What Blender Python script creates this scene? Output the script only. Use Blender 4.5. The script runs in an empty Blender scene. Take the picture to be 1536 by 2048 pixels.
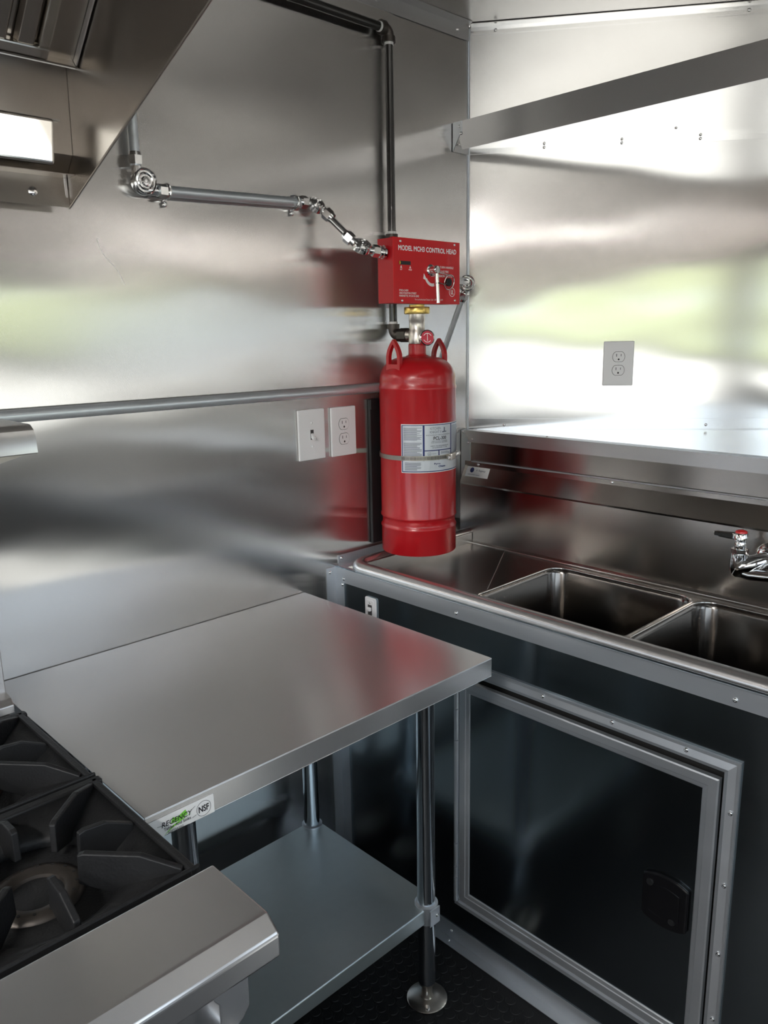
import bpy, bmesh, math, random
from mathutils import Vector, Matrix
random.seed(7)
S = bpy.context.scene
COL = S.collection
PI = math.pi
# ------------------------------------------------------------------ camera
def make_camera():
    f, yaw, pitch, roll = 1575.43, .7616, .2217, .0192
    fw = Vector((math.sin(yaw)*math.cos(pitch), math.cos(yaw)*math.cos(pitch), -math.sin(pitch)))
    r = Vector((math.cos(yaw), -math.sin(yaw), 0)); d = fw.cross(r)
    r2 = r*math.cos(roll)+d*math.sin(roll); d2 = -r*math.sin(roll)+d*math.cos(roll)
    u = -d2; b = -fw
    cam = bpy.data.cameras.new('camera'); co = bpy.data.objects.new('camera', cam); COL.objects.link(co)
    co.matrix_world = Matrix(((r2.x, u.x, b.x, -1.8872), (r2.y, u.y, b.y, -1.5928), (r2.z, u.z, b.z, 1.5439), (0, 0, 0, 1)))
    cam.sensor_fit = 'AUTO'; cam.sensor_width = 36; cam.lens = f/2048*36; cam.clip_start = .02
    S.camera = co
make_camera()
# ------------------------------------------------------------------ sky, sun, exposure
w = bpy.data.worlds.new('sky'); S.world = w; w.use_nodes = True
bg = w.node_tree.nodes['Background']; bg.inputs[0].default_value = (.76, .88, 1, 1); bg.inputs[1].default_value = 2.4
sun = bpy.data.lights.new('sun', 'SUN'); sun.energy = 7.0; sun.angle = .03; sun.color = (1, .95, .88)
so = bpy.data.objects.new('sun', sun); COL.objects.link(so); so.rotation_euler = (math.radians(-32), math.radians(12), 0)
S.view_settings.view_transform = 'Standard'; S.view_settings.look = 'None'; S.view_settings.gamma = 1
S.view_settings.use_curve_mapping = False; S.view_settings.exposure = 0.3
S.cycles.max_bounces = 12; S.cycles.glossy_bounces = 10; S.cycles.diffuse_bounces = 4
S.cycles.sample_clamp_indirect = 6; S.cycles.caustics_reflective = True

# ------------------------------------------------------------------ materials
MATS = {}
def mat(name, col, rough=.5, metal=0, aniso=0, tan=None, wave=0, wscale=2.5, wstretch=(1, 1, 1), coat=0, emit=None, var=0, vscale=8, vstretch=(1, 1, 1), spec=None, grain=0, rvar=0):
    m = bpy.data.materials.new(name); m.use_nodes = True; nt = m.node_tree; N = nt.nodes; L = nt.links
    b = N['Principled BSDF']
    b.inputs['Base Color'].default_value = (*col, 1); b.inputs['Roughness'].default_value = rough; b.inputs['Metallic'].default_value = metal
    if aniso:
        b.inputs['Anisotropic'].default_value = aniso
        if tan:
            c = N.new('ShaderNodeCombineXYZ')
            for i in range(3): c.inputs[i].default_value = tan[i]
            L.new(c.outputs[0], b.inputs['Tangent'])
    if coat: b.inputs['Coat Weight'].default_value = coat; b.inputs['Coat Roughness'].default_value = .04
    if spec is not None: b.inputs['Specular IOR Level'].default_value = spec
    tc = N.new('ShaderNodeTexCoord')
    def noise(scale, stretch, detail=2, rgh=.5):
        mp = N.new('ShaderNodeMapping'); mp.inputs['Scale'].default_value = stretch
        n = N.new('ShaderNodeTexNoise'); n.inputs['Scale'].default_value = scale; n.inputs['Detail'].default_value = detail; n.inputs['Roughness'].default_value = rgh
        L.new(tc.outputs['Object'], mp.inputs[0]); L.new(mp.outputs[0], n.inputs['Vector']); return n.outputs['Fac']
    if var:
        mx = N.new('ShaderNodeMix'); mx.data_type = 'RGBA'
        mx.inputs[6].default_value = (*[c*(1-var) for c in col], 1); mx.inputs[7].default_value = (*[min(1, c*(1+var)) for c in col], 1)
        L.new(noise(vscale, vstretch, 4, .6), mx.inputs[0]); L.new(mx.outputs[2], b.inputs['Base Color'])
    if rvar:
        mr = N.new('ShaderNodeMapRange'); mr.inputs['To Min'].default_value = rough*(1-rvar); mr.inputs['To Max'].default_value = rough*(1+rvar)
        L.new(noise(vscale, vstretch, 3), mr.inputs['Value']); L.new(mr.outputs[0], b.inputs['Roughness'])
    prev = None
    if wave:
        bp = N.new('ShaderNodeBump'); bp.inputs['Strength'].default_value = 1; bp.inputs['Distance'].default_value = wave
        L.new(noise(wscale, wstretch, 1.2, .35), bp.inputs['Height']); prev = bp
    if grain:
        g = N.new('ShaderNodeBump'); g.inputs['Strength'].default_value = 1; g.inputs['Distance'].default_value = grain
        L.new(noise(1, vstretch, 2), g.inputs['Height'])
        if prev: L.new(prev.outputs[0], g.inputs['Normal'])
        prev = g
    if prev: L.new(prev.outputs[0], b.inputs['Normal'])
    if emit: b.inputs['Emission Color'].default_value = (*emit[0], 1); b.inputs['Emission Strength'].default_value = emit[1]
    MATS[name] = m; return m
VU = (.6018, -.7986, 0); VN = (-.7986, -.6018, 0)
ST = (.66, .65, .64)
mat('wall_steel', ST, .19, 1, 1.0, (1, 0, 0), .0055, 2.4, (1, 1, 1.6), var=.04, vscale=1, vstretch=(260, 260, 2))
mat('nose_steel', (.70, .69, .68), .145, 1, .6, VU, .006, 2.4, (.8, .8, 1.6), var=.03, vscale=1, vstretch=(260, 260, 2))
mat('ceiling_steel', (.62, .60, .58), .26, 1, .3, (1, 0, 0), .004, 2)
mat('table_steel', (.70, .69, .68), .25, .86, .75, (0, .94, .34), .0024, 2.6, var=.03, vscale=1, vstretch=(3, 400, 50))
mat('bowl_steel_shaded', (.20, .188, .175), .17, 1, .5, (0, 0, 1), .001, 3)  # darker copy of the sink steel, the bowls' shade put into the colour
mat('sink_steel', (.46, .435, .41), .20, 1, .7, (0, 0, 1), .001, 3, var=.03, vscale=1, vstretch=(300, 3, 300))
mat('drain_steel', (.48, .455, .43), .25, 1, .5, (1, 0, 0), .002, 4)
mat('trim_steel', (.66, .66, .67), .27, .84, .4, (0, 0, 1), .0006, 4, var=.03, vscale=8, vstretch=(1, .1, 1))
mat('aluminium', (.66, .695, .735), .35, .82, var=.07, vscale=18, vstretch=(1, .2, 1), rvar=.25)
mat('panel_steel', (.35, .405, .44), .19, 1, .6, (0, 0, 1), .002, 2.2)
mat('range_steel', (.70, .69, .69), .26, .93, .7, (0, .94, .34), .0006, 4, var=.05, vscale=1, vstretch=(4, 300, 100))
mat('hood_steel', (.43, .40, .37), .26, 1, .5, (0, 0, 1), .0015, 4)
mat('tray_steel', (.74, .72, .69), .12, 1)
mat('galvanised', (.64, .71, .72), .36, .85, 0, None, .0006, 5, var=.05, vscale=30)
mat('emt', (.70, .75, .79), .36, .75, var=.16, vscale=60, vstretch=(.25, 1, 1), rvar=.3)
mat('chrome', (.80, .80, .80), .07, 1)
mat('zinc', (.78, .78, .78), .16, 1)
mat('screw_steel', (.80, .80, .80), .14, 1)
mat('tube_steel', (.55, .60, .65), .16, 1)
mat('nickel', (.62, .58, .53), .3, 1, var=.08, vscale=40)
mat('brass', (.72, .52, .16), .3, 1, var=.15, vscale=60)
mat('red_paint', (.44, .007, .012), .30, 0, coat=.2, spec=.45, wave=.0004, wscale=30)
mat('red_box', (.64, .008, .013), .38, 0, coat=.2)
mat('red_dark', (.42, .007, .012), .4)
mat('black_iron', (.011, .0115, .0125), .5, 0, spec=.35, var=.3, vscale=40, wave=.0004, wscale=260)
mat('black_pipe', (.018, .017, .016), .22, 0, spec=.7)
mat('fitting_black', (.06, .052, .046), .38, .6, var=.3, vscale=70)
mat('bracket_black', (.012, .012, .013), .45)
mat('black_plastic', (.006, .006, .007), .16)
mat('rubber', (.011, .0115, .0125), .5, 0, spec=.3, var=.4, vscale=60, rvar=.3)
mat('dark_gap', (.008, .008, .008), .7)
mat('white_plastic', (.80, .80, .81), .35)
mat('slot_dark', (.05, .05, .05), .6)
mat('white_ink', (.93, .93, .93), .5)
mat('black_ink', (.015, .015, .018), .5)
mat('grey_ink', (.13, .15, .20), .5)
mat('blue_ink', (.012, .025, .14), .45)
mat('green_ink', (.20, .62, .06), .5)
mat('yellow_paint', (.85, .55, .03), .5)
mat('sticker_white', (.80, .81, .80), .45)
mat('sticker_silver', (.66, .69, .74), .34, .35)
mat('teflon', (.78, .78, .76), .6)
mat('concrete', (.64, .61, .55), .9, var=.12, vscale=1.5)
mat('hedge_green', (.34, .37, .20), .8, var=.45, vscale=3)
mat('skin_white', (.75, .75, .74), .5)
mat('fill_lens', (.9, .9, .88), .4, emit=((1, .96, .92), 190))
mat('glass_gauge', (.62, .05, .08), .15, coat=.5)

# ------------------------------------------------------------------ mesh helpers
class MB:
    def __init__(s): s.v = []; s.f = []
    def add(s, vs, fs):
        n = len(s.v); s.v += [Vector(v) for v in vs]; s.f += [[i+n for i in f] for f in fs]; return s
    def box(s, x0, y0, z0, x1, y1, z1):
        return s.add([(x, y, z) for z in (z0, z1) for y in (y0, y1) for x in (x0, x1)],
                     [(0, 2, 3, 1), (4, 5, 7, 6), (0, 1, 5, 4), (2, 6, 7, 3), (0, 4, 6, 2), (1, 3, 7, 5)])
    def cyl(s, p0, p1, r0, r1=None, n=20, caps=True):
        return s.tube([p0, p1], [r0, r0 if r1 is None else r1], n, caps)
    def tube(s, pts, r, n=14, caps=True, close=False, phase=0):
        pts = [Vector(p) for p in pts]; m = len(pts)
        rs = r if isinstance(r, (list, tuple)) else [r]*m
        def tg(i):
            if close: d = pts[(i+1) % m]-pts[i-1]
            else: d = pts[min(i+1, m-1)]-pts[max(i-1, 0)]
            return d.normalized()
        t = tg(0); a = Vector((0, 0, 1)) if abs(t.z) < .9 else Vector((1, 0, 0))
        u = (a-t*a.dot(t)).normalized(); vs = []; fs = []
        for i in range(m):
            t = tg(i); u = (u-t*u.dot(t)).normalized(); v = t.cross(u)
            for k in range(n):
                q = 2*PI*k/n+phase; vs.append(pts[i]+(u*math.cos(q)+v*math.sin(q))*rs[i])
        for i in range(m if close else m-1):
            j = (i+1) % m
            for k in range(n): fs.append((i*n+k, i*n+(k+1) % n, j*n+(k+1) % n, j*n+k))
        if caps and not close: fs += [tuple(range(n))[::-1], tuple(range((m-1)*n, m*n))]
        return s.add(vs, fs)
    def lathe(s, prof, M=None, n=40, caps=True):
        # prof: (r, h) pairs about local z
        vs = []; fs = []; M = M or Matrix()
        for r, h in prof:
            for k in range(n):
                q = 2*PI*k/n; vs.append(M @ Vector((r*math.cos(q), r*math.sin(q), h)))
        m = len(prof)
        for i in range(m-1):
            for k in range(n): fs.append((i*n+k, i*n+(k+1) % n, (i+1)*n+(k+1) % n, (i+1)*n+k))
        if caps: fs += [tuple(range(n))[::-1], tuple(range((m-1)*n, m*n))]
        return s.add(vs, fs)
    def prism(s, poly, fn0, fn1):
        n = len(poly); vs = [fn0(*p) for p in poly]+[fn1(*p) for p in poly]
        fs = [tuple(range(n))[::-1], tuple(range(n, 2*n))]+[(i, (i+1) % n, n+(i+1) % n, n+i) for i in range(n)]
        return s.add(vs, fs)
    def px(s, poly, x0, x1): return s.prism(poly, lambda a, b: (x0, a, b), lambda a, b: (x1, a, b))
    def py(s, poly, y0, y1): return s.prism(poly, lambda a, b: (a, y0, b), lambda a, b: (a, y1, b))
    def pz(s, poly, z0, z1): return s.prism(poly, lambda a, b: (a, b, z0), lambda a, b: (a, b, z1))
    def strip(s, prof, fn0, fn1):
        n = len(prof); return s.add([fn0(*p) for p in prof]+[fn1(*p) for p in prof], [(i, i+1, n+i+1, n+i) for i in range(n-1)])
    def grid(s, fn, nu, nv):
        vs = [fn(i/nu, j/nv) for j in range(nv+1) for i in range(nu+1)]
        return s.add(vs, [(j*(nu+1)+i, j*(nu+1)+i+1, (j+1)*(nu+1)+i+1, (j+1)*(nu+1)+i) for j in range(nv) for i in range(nu)])
    def hexn(s, p0, p1, r): return s.tube([p0, p1], r, 6)
    def map(s, fn): s.v = [Vector(fn(v)) for v in s.v]; return s
    def build(s, name, m, parent=None, smooth=None, bevel=0, seg=2, org=None, recalc=True, solid=0):
        o0 = Vector(org) if org is not None else (ORG.get(parent.name, Vector()) if parent else Vector())
        me = bpy.data.meshes.new(name); me.from_pydata([v-o0 for v in s.v], [], s.f)
        if recalc:
            bm = bmesh.new(); bm.from_mesh(me); bmesh.ops.recalc_face_normals(bm, faces=bm.faces[:]); bm.to_mesh(me); bm.free()
        if smooth:
            me.polygons.foreach_set('use_smooth', [True]*len(me.polygons)); me.set_sharp_from_angle(angle=math.radians(smooth))
        me.materials.append(MATS[m]); o = bpy.data.objects.new(name, me); COL.objects.link(o)
        if solid:
            md = o.modifiers.new('solid', 'SOLIDIFY'); md.thickness = solid; md.offset = 0
        if bevel:
            md = o.modifiers.new('bevel', 'BEVEL'); md.width = bevel; md.segments = seg; md.limit_method = 'ANGLE'; md.angle_limit = math.radians(35); md.harden_normals = bool(smooth)
        if parent:
            o.parent = parent; ORG[o.name] = o0
        elif org is not None:
            o.location = o0; ORG[o.name] = o0
        return o
ORG = {}
def tag(o, label=None, cat=None, group=None, kind=None):
    if label: o['label'] = label
    if cat: o['category'] = cat
    if group: o['group'] = group
    if kind: o['kind'] = kind
    return o
def thing(name, label, cat, loc=(0, 0, 0), rotz=0, group=None):
    o = bpy.data.objects.new(name, None); COL.objects.link(o); o.location = loc; o.rotation_euler = (0, 0, rotz); o.empty_display_size = .05
    ORG[o.name] = Vector(loc) if rotz == 0 else Vector()
    return tag(o, label, cat, group)
def struct(o): o['kind'] = 'structure'; return o
def copy_tree(o, parent=None):
    c = o.copy(); COL.objects.link(c)
    if parent: c.parent = parent
    for ch in list(o.children): copy_tree(ch, c)
    return c
def rrect(x0, y0, x1, y1, r, n=5):
    P = []
    for cx, cy, a in ((x1-r, y1-r, 0), (x0+r, y1-r, 90), (x0+r, y0+r, 180), (x1-r, y0+r, 270)):
        for k in range(n+1):
            q = math.radians(a+90*k/n); P.append((cx+r*math.cos(q), cy+r*math.sin(q)))
    return P
def axisM(p, d):
    d = Vector(d).normalized(); return Matrix.Translation(p) @ d.to_track_quat('Z', 'Y').to_matrix().to_4x4()
# text as flat geometry fitted in a box (a0..a1, b0..b1) of a 2-D surface
def text(body, bold=0, align='CENTER', space=1, shear=0):
    cu = bpy.data.curves.new('lettering', 'FONT'); cu.body = body; cu.size = 1; cu.offset = bold; cu.align_x = align; cu.space_line = space; cu.shear = shear; cu.resolution_u = 3
    o = bpy.data.objects.new('lettering', cu); COL.objects.link(o); dg = bpy.context.evaluated_depsgraph_get()
    me = bpy.data.meshes.new_from_object(o.evaluated_get(dg))
    vs = [(v.co.x, v.co.y) for v in me.vertices]; fs = [tuple(p.vertices) for p in me.polygons]
    bpy.data.objects.remove(o); bpy.data.curves.remove(cu); bpy.data.meshes.remove(me); return vs, fs
def put_text(mb, body, a0, a1, b0, b1, fn, bold=.012, align='CENTER', space=1, shear=0, keep=False):
    vs, fs = text(body, 0, align, space, shear)
    x0 = min(v[0] for v in vs); x1 = max(v[0] for v in vs); y0 = min(v[1] for v in vs); y1 = max(v[1] for v in vs)
    sh = [(0, 0)]+([(bold, 0), (-bold, 0), (0, bold), (0, -bold)] if bold else [])
    nr = Vector(fn(a0, b0)); nv = (Vector(fn(a1, b0))-nr).cross(Vector(fn(a0, b1))-nr).normalized()
    for i, (sx, sy) in enumerate(sh):
        mb.add([Vector(fn(a0+(x+sx-x0)/(x1-x0)*(a1-a0), b0+(y+sy-y0)/(y1-y0)*(b1-b0)))+nv*(i*.00003*(1 if nv.y <= 0 else -1)) for x, y in vs], fs)
def ring2(mb, ca, cb, r0, r1, fn, n=28, a0=0, a1=2*PI, ex=1):
    vs = []; fs = []
    for k in range(n+1):
        q = a0+(a1-a0)*k/n
        vs += [fn(ca+ex*r0*math.cos(q), cb+r0*math.sin(q)), fn(ca+ex*r1*math.cos(q), cb+r1*math.sin(q))]
    for k in range(n): fs.append((2*k, 2*k+1, 2*k+3, 2*k+2))
    mb.add(vs, fs)
def quad2(mb, a0, b0, a1, b1, fn, nu=1):
    for i in range(nu):
        p = a0+(a1-a0)*i/nu; q = a0+(a1-a0)*(i+1)/nu
        mb.add([fn(p, b0), fn(q, b0), fn(q, b1), fn(p, b1)], [(0, 1, 2, 3)])
# screws: shared mesh, head along local +z
def screw_mesh():
    b = MB(); b.lathe([(.0048, 0), (.0048, .0008), (.0042, .0022), (.0028, .0031), (.0018, .0033), (.0012, .0022), (.0006, .0022)], n=12)
    o = b.build('screw', 'screw_steel', smooth=40); me = o.data; bpy.data.objects.remove(o); return me
SCREW = screw_mesh()
def screw(parent, p, d, s=1):
    o = bpy.data.objects.new('screw', SCREW); COL.objects.link(o); o.parent = parent
    pl = Vector(p)-ORG.get(parent.name, Vector())
    o.matrix_local = axisM(pl, d) @ Matrix.Scale(s, 4); return o

H = 2.38
# ------------------------------------------------------------------ setting
def V(t, z, off=0): return (VU[0]*t+VN[0]*off, VU[1]*t+VN[1]*off, z)
fl = struct(MB().box(-4.6, -2.45, -.05, 1.0, .0, 0).build('floor', 'rubber'))
coins = MB(); P = .029
for j in range(0, 44):
    for i in range(0, 36):
        x = -1.55+i*P+(j % 2)*P/2; y = -1.18+j*P*.866
        if x > -.60 or y > -.03: continue
        n = 12
        coins.add([(x+.0128*math.cos(2*PI*k/n), y+.0128*math.sin(2*PI*k/n), 0) for k in range(n)]+[(x+.0118*math.cos(2*PI*k/n), y+.0118*math.sin(2*PI*k/n), .0013) for k in range(n)],
                  [(k, (k+1) % n, n+(k+1) % n, n+k) for k in range(n)]+[tuple(range(n, 2*n))])
tag(coins.build('rubber_coin', 'rubber', fl, recalc=False), kind='stuff')
# left wall: two steel sheets over a core
wl = struct(MB().box(-4.6, .0035, 0, .0, .05, H).build('wall_left', 'dark_gap'))
MB().box(-4.6, 0, 0, -.3065, .003, H).build('wall_panel', 'wall_steel', wl)
MB().box(-.3060, .0016, 0, 0, .0034, H).build('wall_panel', 'wall_steel', wl)
# a fine hair-like scratch on the sheet
zz = [(-1.148, 1.742), (-1.146, 1.730), (-1.138, 1.712), (-1.124, 1.697), (-1.110, 1.682), (-1.104, 1.668), (-1.098, 1.655)]
MB().tube([(x, -.0006, z) for x, z in zz], .0006, 6).build('scratch', 'white_ink', wl)
# nose wall (angled) and its twin
wf = struct(MB().prism([(0, .9), (1.5, .9), (1.5, H), (0, H)], lambda a, b: V(a, b, -.004), lambda a, b: V(a, b, -.05)).build('wall_front', 'dark_gap'))
def slab(t0, t1, z0, z1, o0, o1, name, m, parent, **k):
    return MB().prism([(t0, z0), (t1, z0), (t1, z1), (t0, z1)], lambda a, b: V(a, b, o0), lambda a, b: V(a, b, o1)).build(name, m, parent, **k)
slab(.0, 1.5, 1.24, 2.064, 0, -.003, 'wall_panel', 'nose_steel', wf)
slab(.0, 1.5, 2.066, H, 0, -.003, 'wall_panel', 'nose_steel', wf)
MB().tube([(-.0015, -.0015, 1.25), (-.0015, -.0015, 2.376)], .0022, 8).build('corner_bead', 'aluminium', wf, smooth=40)
def V2(t, z, off=0): return (VU[0]*t+VN[0]*off, -2.4-(VU[1]*t+VN[1]*off), z)
wn = struct(MB().prism([(0, 0), (1.5, 0), (1.5, H), (0, H)], lambda a, b: V2(a, b, 0), lambda a, b: V2(a, b, -.05)).build('wall_nose', 'nose_steel'))
# right wall with the serving window, rear wall opening added for the light band it reflects
WX0, WX1, WZ0, WZ1 = -3.5, -1.05, 1.0, 1.86
EX0, EX1 = -.88, -.10
b = MB().box(-4.6, -2.45, 0, WX0, -2.4, H).box(WX1, -2.45, 0, EX0, -2.4, H).box(EX1, -2.45, 0, 0, -2.4, H).box(WX0, -2.45, 0, WX1, -2.4, WZ0).box(WX0, -2.45, WZ1, WX1, -2.4, H).box(EX0, -2.45, 1.93, EX1, -2.4, H)
wr = struct(b.build('wall_right', 'wall_steel'))
b = MB().box(WX0, -2.46, WZ0, WX1, -2.38, WZ0+.03).box(WX0, -2.46, WZ1-.03, WX1, -2.38, WZ1).box(WX0, -2.46, WZ0, WX0+.03, -2.38, WZ1).box(WX1-.03, -2.46, WZ0, WX1, -2.38, WZ1)
struct(b.build('window_1', 'aluminium', bevel=.002))
b = MB().box(EX0, -2.45, 0, EX0+.05, -2.41, 1.93).box(EX1-.05, -2.45, 0, EX1, -2.41, 1.93).box(EX0, -2.45, 0, EX1, -2.41, .06).box(EX0, -2.45, 1.82, EX1, -2.41, 1.93)
d1 = struct(b.build('door_1', 'aluminium', bevel=.002))
MB().box(EX0+.05, -2.44, .48, EX1-.05, -2.405, 1.17).build('added_dark_panel', 'bracket_black', d1)  # unseen black panel added to darken the lower wall reflections
b = MB().box(-4.65, -2.45, 0, -4.6, -1.75, H).box(-4.65, -.40, 0, -4.6, .05, H).box(-4.65, -1.75, 0, -4.6, -.40, .95).box(-4.65, -1.75, 1.86, -4.6, -.40, H)
wb = struct(b.build('wall_back', 'hood_steel'))
def fill_light(x, y, label):  # unseen lamp added to brighten the room
    o = thing('fill_light', label, 'light', (x, y, H), group='added fill lights')
    MB().box(x-.06, y-.30, H-.030, x+.06, y+.30, H).build('housing', 'white_plastic', o, bevel=.004)
    MB().box(x-.05, y-.29, H-.036, x+.05, y+.29, H-.0305).build('lens', 'fill_lens', o)
fill_light(-3.0, -1.6, 'added unseen fill light under the ceiling in mid trailer')
fill_light(-4.0, -1.6, 'added unseen fill light under the ceiling toward the trailer rear')
ce = struct(MB().box(-4.65, -2.45, H+.004, 1.0, .05, H+.05).build('ceiling', 'dark_gap'))
MB().pz([(0, 0), (-1.2, -1.44), (-1.2, -2.4), (-4.6, -2.4), (-4.6, 0)], H, H+.003).build('ceiling_panel', 'ceiling_steel', ce)
MB().pz([(0, 0), (-1.2, -1.44), (-1.2, -2.4), (0, -2.4), (.95, -1.2)], H+.0012, H+.0038).build('ceiling_panel', 'ceiling_steel', ce)
tag(MB().box(-3.6, -2.399, 0, -1.0, -2.02, .9).build('added_dark_box', 'bracket_black', bevel=.003), 'unseen black box added under the serving window to darken reflections', 'cabinet')  # unseen dark mass added for the dark band in the steel
# ceiling angle trims
t1 = struct(MB().box(-4.6, -.0022, 2.343, -.006, -.0005, H).box(-4.6, -.035, H-.002, -.03, -.0005, H-.0005).build('trim_1', 'trim_steel'))
for x in (-.0555, -.36, -.7): screw(t1, (x, -.0022, 2.362), (0, -1, 0))
t2 = struct(MB().prism([(.004, 2.358), (1.5, 2.358), (1.5, H), (.004, H)], lambda a, b: V(a, b, .0006), lambda a, b: V(a, b, .0024)).prism([(.004, H-.002), (1.5, H-.002), (1.5, H-.0006), (.004, H-.0006)], lambda a, b: V(a, b, .0006), lambda a, b: V(a, b, .03)).build('trim_2', 'nose_steel'))
for t in (.072, .74, 1.2): screw(t2, V(t, 2.367, .0024), VN)
# outdoors, seen in the steel only
struct(MB().box(-120, -140, -.75, 120, 60, -.7).build('ground', 'concrete'))
b = MB()
for k in range(40):
    x = -90+k*4.4; y = -58+random.uniform(-2, 2); h = random.uniform(6, 9.5)
    b.lathe([(1.0, .4), (2.6, 1.2), (3.2, h*.35), (2.8, h*.7), (1.2, h*.93), (.05, h)], Matrix.Translation((x, y, -.7)), 9)
tag(b.build('treeline', 'hedge_green', smooth=80), 'sunlit green trees far across the yard outside the serving window', 'treeline', kind='stuff')
tag(MB().box(-95, -48.2, -.7, 95, -48, .7).build('tree_shade_strip', 'bracket_black'), 'dark strip standing in for shade under the far trees', 'shade strip')  # black strip added as the shade at the foot of the trees
hd = thing('window_hatch', 'white lifted hatch door outside above the serving window', 'hatch', (0, -2.46, 2.0))
MB().px([(-2.46, 2.02), (-3.3, 2.42), (-3.3, 2.45), (-2.46, 2.05)], WX0-.05, WX1+.05).build('hatch_panel', 'skin_white', hd)
for x in (WX0, WX1): MB().cyl((x, -2.47, 1.55), (x, -3.1, 2.32), .012, n=10).build('gas_strut', 'black_plastic', hd)

# ------------------------------------------------------------------ overhead nose shelf and lower nose ledge
def nose_shelf(name, label, xp, z0, z1, zs, top, ymax=-2.0):
    o = thing(name, label, 'shelf', (xp, 0, z0))
    L = 1.5
    poly = [(xp+.004, -.002)]+[V(t, 0, .002)[:2] for t in (.003, L-.01)]+[(xp+.004, -1.19)]
    MB().pz(poly, zs-.001, zs+.001).build('shelf_sheet', 'nose_steel', o)
    MB().prism([(-.036, z0), (-1.3, z0), (-1.3, z1), (-.0365-(z1-z0)*0, z1), (-.004, z1)], lambda y, z: (xp, y, z), lambda y, z: (xp+.002, y, z)).build('fascia', 'trim_steel', o)
    if top:   # return lip on top
        MB().box(xp, -1.3, z1-.0015, xp+.03, -.004, z1).build('lip', 'aluminium', o)
    return o
ov = nose_shelf('overhead_shelf', 'triangular steel shelf with flat fascia bar, high in the angled nose corner', -.072, 2.046, 2.121, 2.062, False)
MB().prism([(-.001, 2.046), (-.0015, 2.121), (-.034, 2.121), (-.034, 2.095)], lambda y, z: (-.0735, y, z), lambda y, z: (-.0715, y, z)).build('corner_gusset', 'aluminium', ov)
MB().box(-.072, -.0022, 2.046, -.006, -.0004, 2.121).build('wall_cleat', 'trim_steel', ov)
screw(ov, (-.0735, -.026, 2.108), (-1, 0, 0), .8); screw(ov, (-.0735, -.031, 2.089), (-1, 0, 0), .8)
for t in (.213, .427, .637, .85): screw(ov, V(t, 2.056, .0035), VN, .8)
screw(ov, V(.55, 2.061, .12), (0, 0, -1), .8)
slab(.002, 1.5, 2.0475, 2.0625, .0006, .0022, 'back_lip', 'nose_steel', ov)
ld = thing('nose_ledge', 'triangular steel ledge filling the nose above the sink backsplash', 'ledge', (-.03, 0, 1.2))
MB().pz([(-.028, -.002)]+[V(t, 0, .002)[:2] for t in (.003, 1.49)]+[(-.028, -1.19)], 1.2488, 1.2508).build('ledge_sheet', 'nose_steel', ld)
MB().prism([(-.036, 1.216), (-1.3, 1.216), (-1.3, 1.252), (-.004, 1.252)], lambda y, z: (-.0325, y, z), lambda y, z: (-.0305, y, z)).build('fascia', 'trim_steel', ld)
MB().prism([(-.001, 1.252), (-.036, 1.216), (-.036, .97), (-.001, .97)], lambda y, z: (-.0325, y, z), lambda y, z: (-.0305, y, z)).build('corner_leg', 'aluminium', ld)
MB().box(-.030, -1.3, .92, -.0285, -.001, 1.25).build('face_panel', 'sink_steel', ld)
MB().box(-.0345, -1.3, 1.2515, -.003, -.004, 1.2525).build('top_lip', 'aluminium', ld)
slab(.002, 1.5, 1.2545, 1.283, .0006, .0022, 'back_trim', 'nose_steel', ld)
screw(ld, V(.112, 1.264, .0022), VN, .9); screw(ld, V(.705, 1.264, .0022), VN, .9)
screw(ld, (-.0325, -.045, 1.226), (-1, 0, 0), .8); screw(ld, (-.0325, -.030, 1.215), (-1, 0, 0), .8); screw(ld, (-.0325, -.008, 1.246), (-1, 0, 0), .8)
screw(ld, (-.022, -.31, 1.2525), (0, 0, 1), .8)

# ------------------------------------------------------------------ sink
sk = thing('compartment_sink', 'stainless sink with left drainboard and deep square bowls under the nose ledge', 'sink', (-.3, -.8, .9))
BX = -.055; RY = -.045; RX = -.535
# backsplash profile (x, z)
prof = [(-.0335, 1.158), (-.0335, 1.143), (BX-.002, 1.093), (BX, 1.088), (BX, .915), (BX-.008, .906)]
MB().strip(prof, lambda x, z: (x, -.018, z), lambda x, z: (x, -2.0, z)).build('backsplash', 'sink_steel', sk, solid=.0016, recalc=False)
MB().prism([(-.0335, 1.158), (-.0335, 1.143), (BX-.002, 1.093), (BX, .915), (-.032, .915)], lambda x, z: (x, -.0185, z), lambda x, z: (x, -.0195, z)).build('splash_end', 'sink_steel', sk)
MB().tube([(-.0350, -.045, 1.158), (-.0350, -1.4, 1.158)], .0022, 8).build('splash_bead', 'aluminium', sk, smooth=40)
for y in (-.072, -.527, -1.0): screw(sk, (-.0342, y, 1.150), (-1, 0, 0), .95)
MB().tube([(BX-.006, -.06, .9085), (BX-.006, -1.9, .9085)], .004, 8).build('weld_bead', 'tray_steel', sk, smooth=60)
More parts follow.
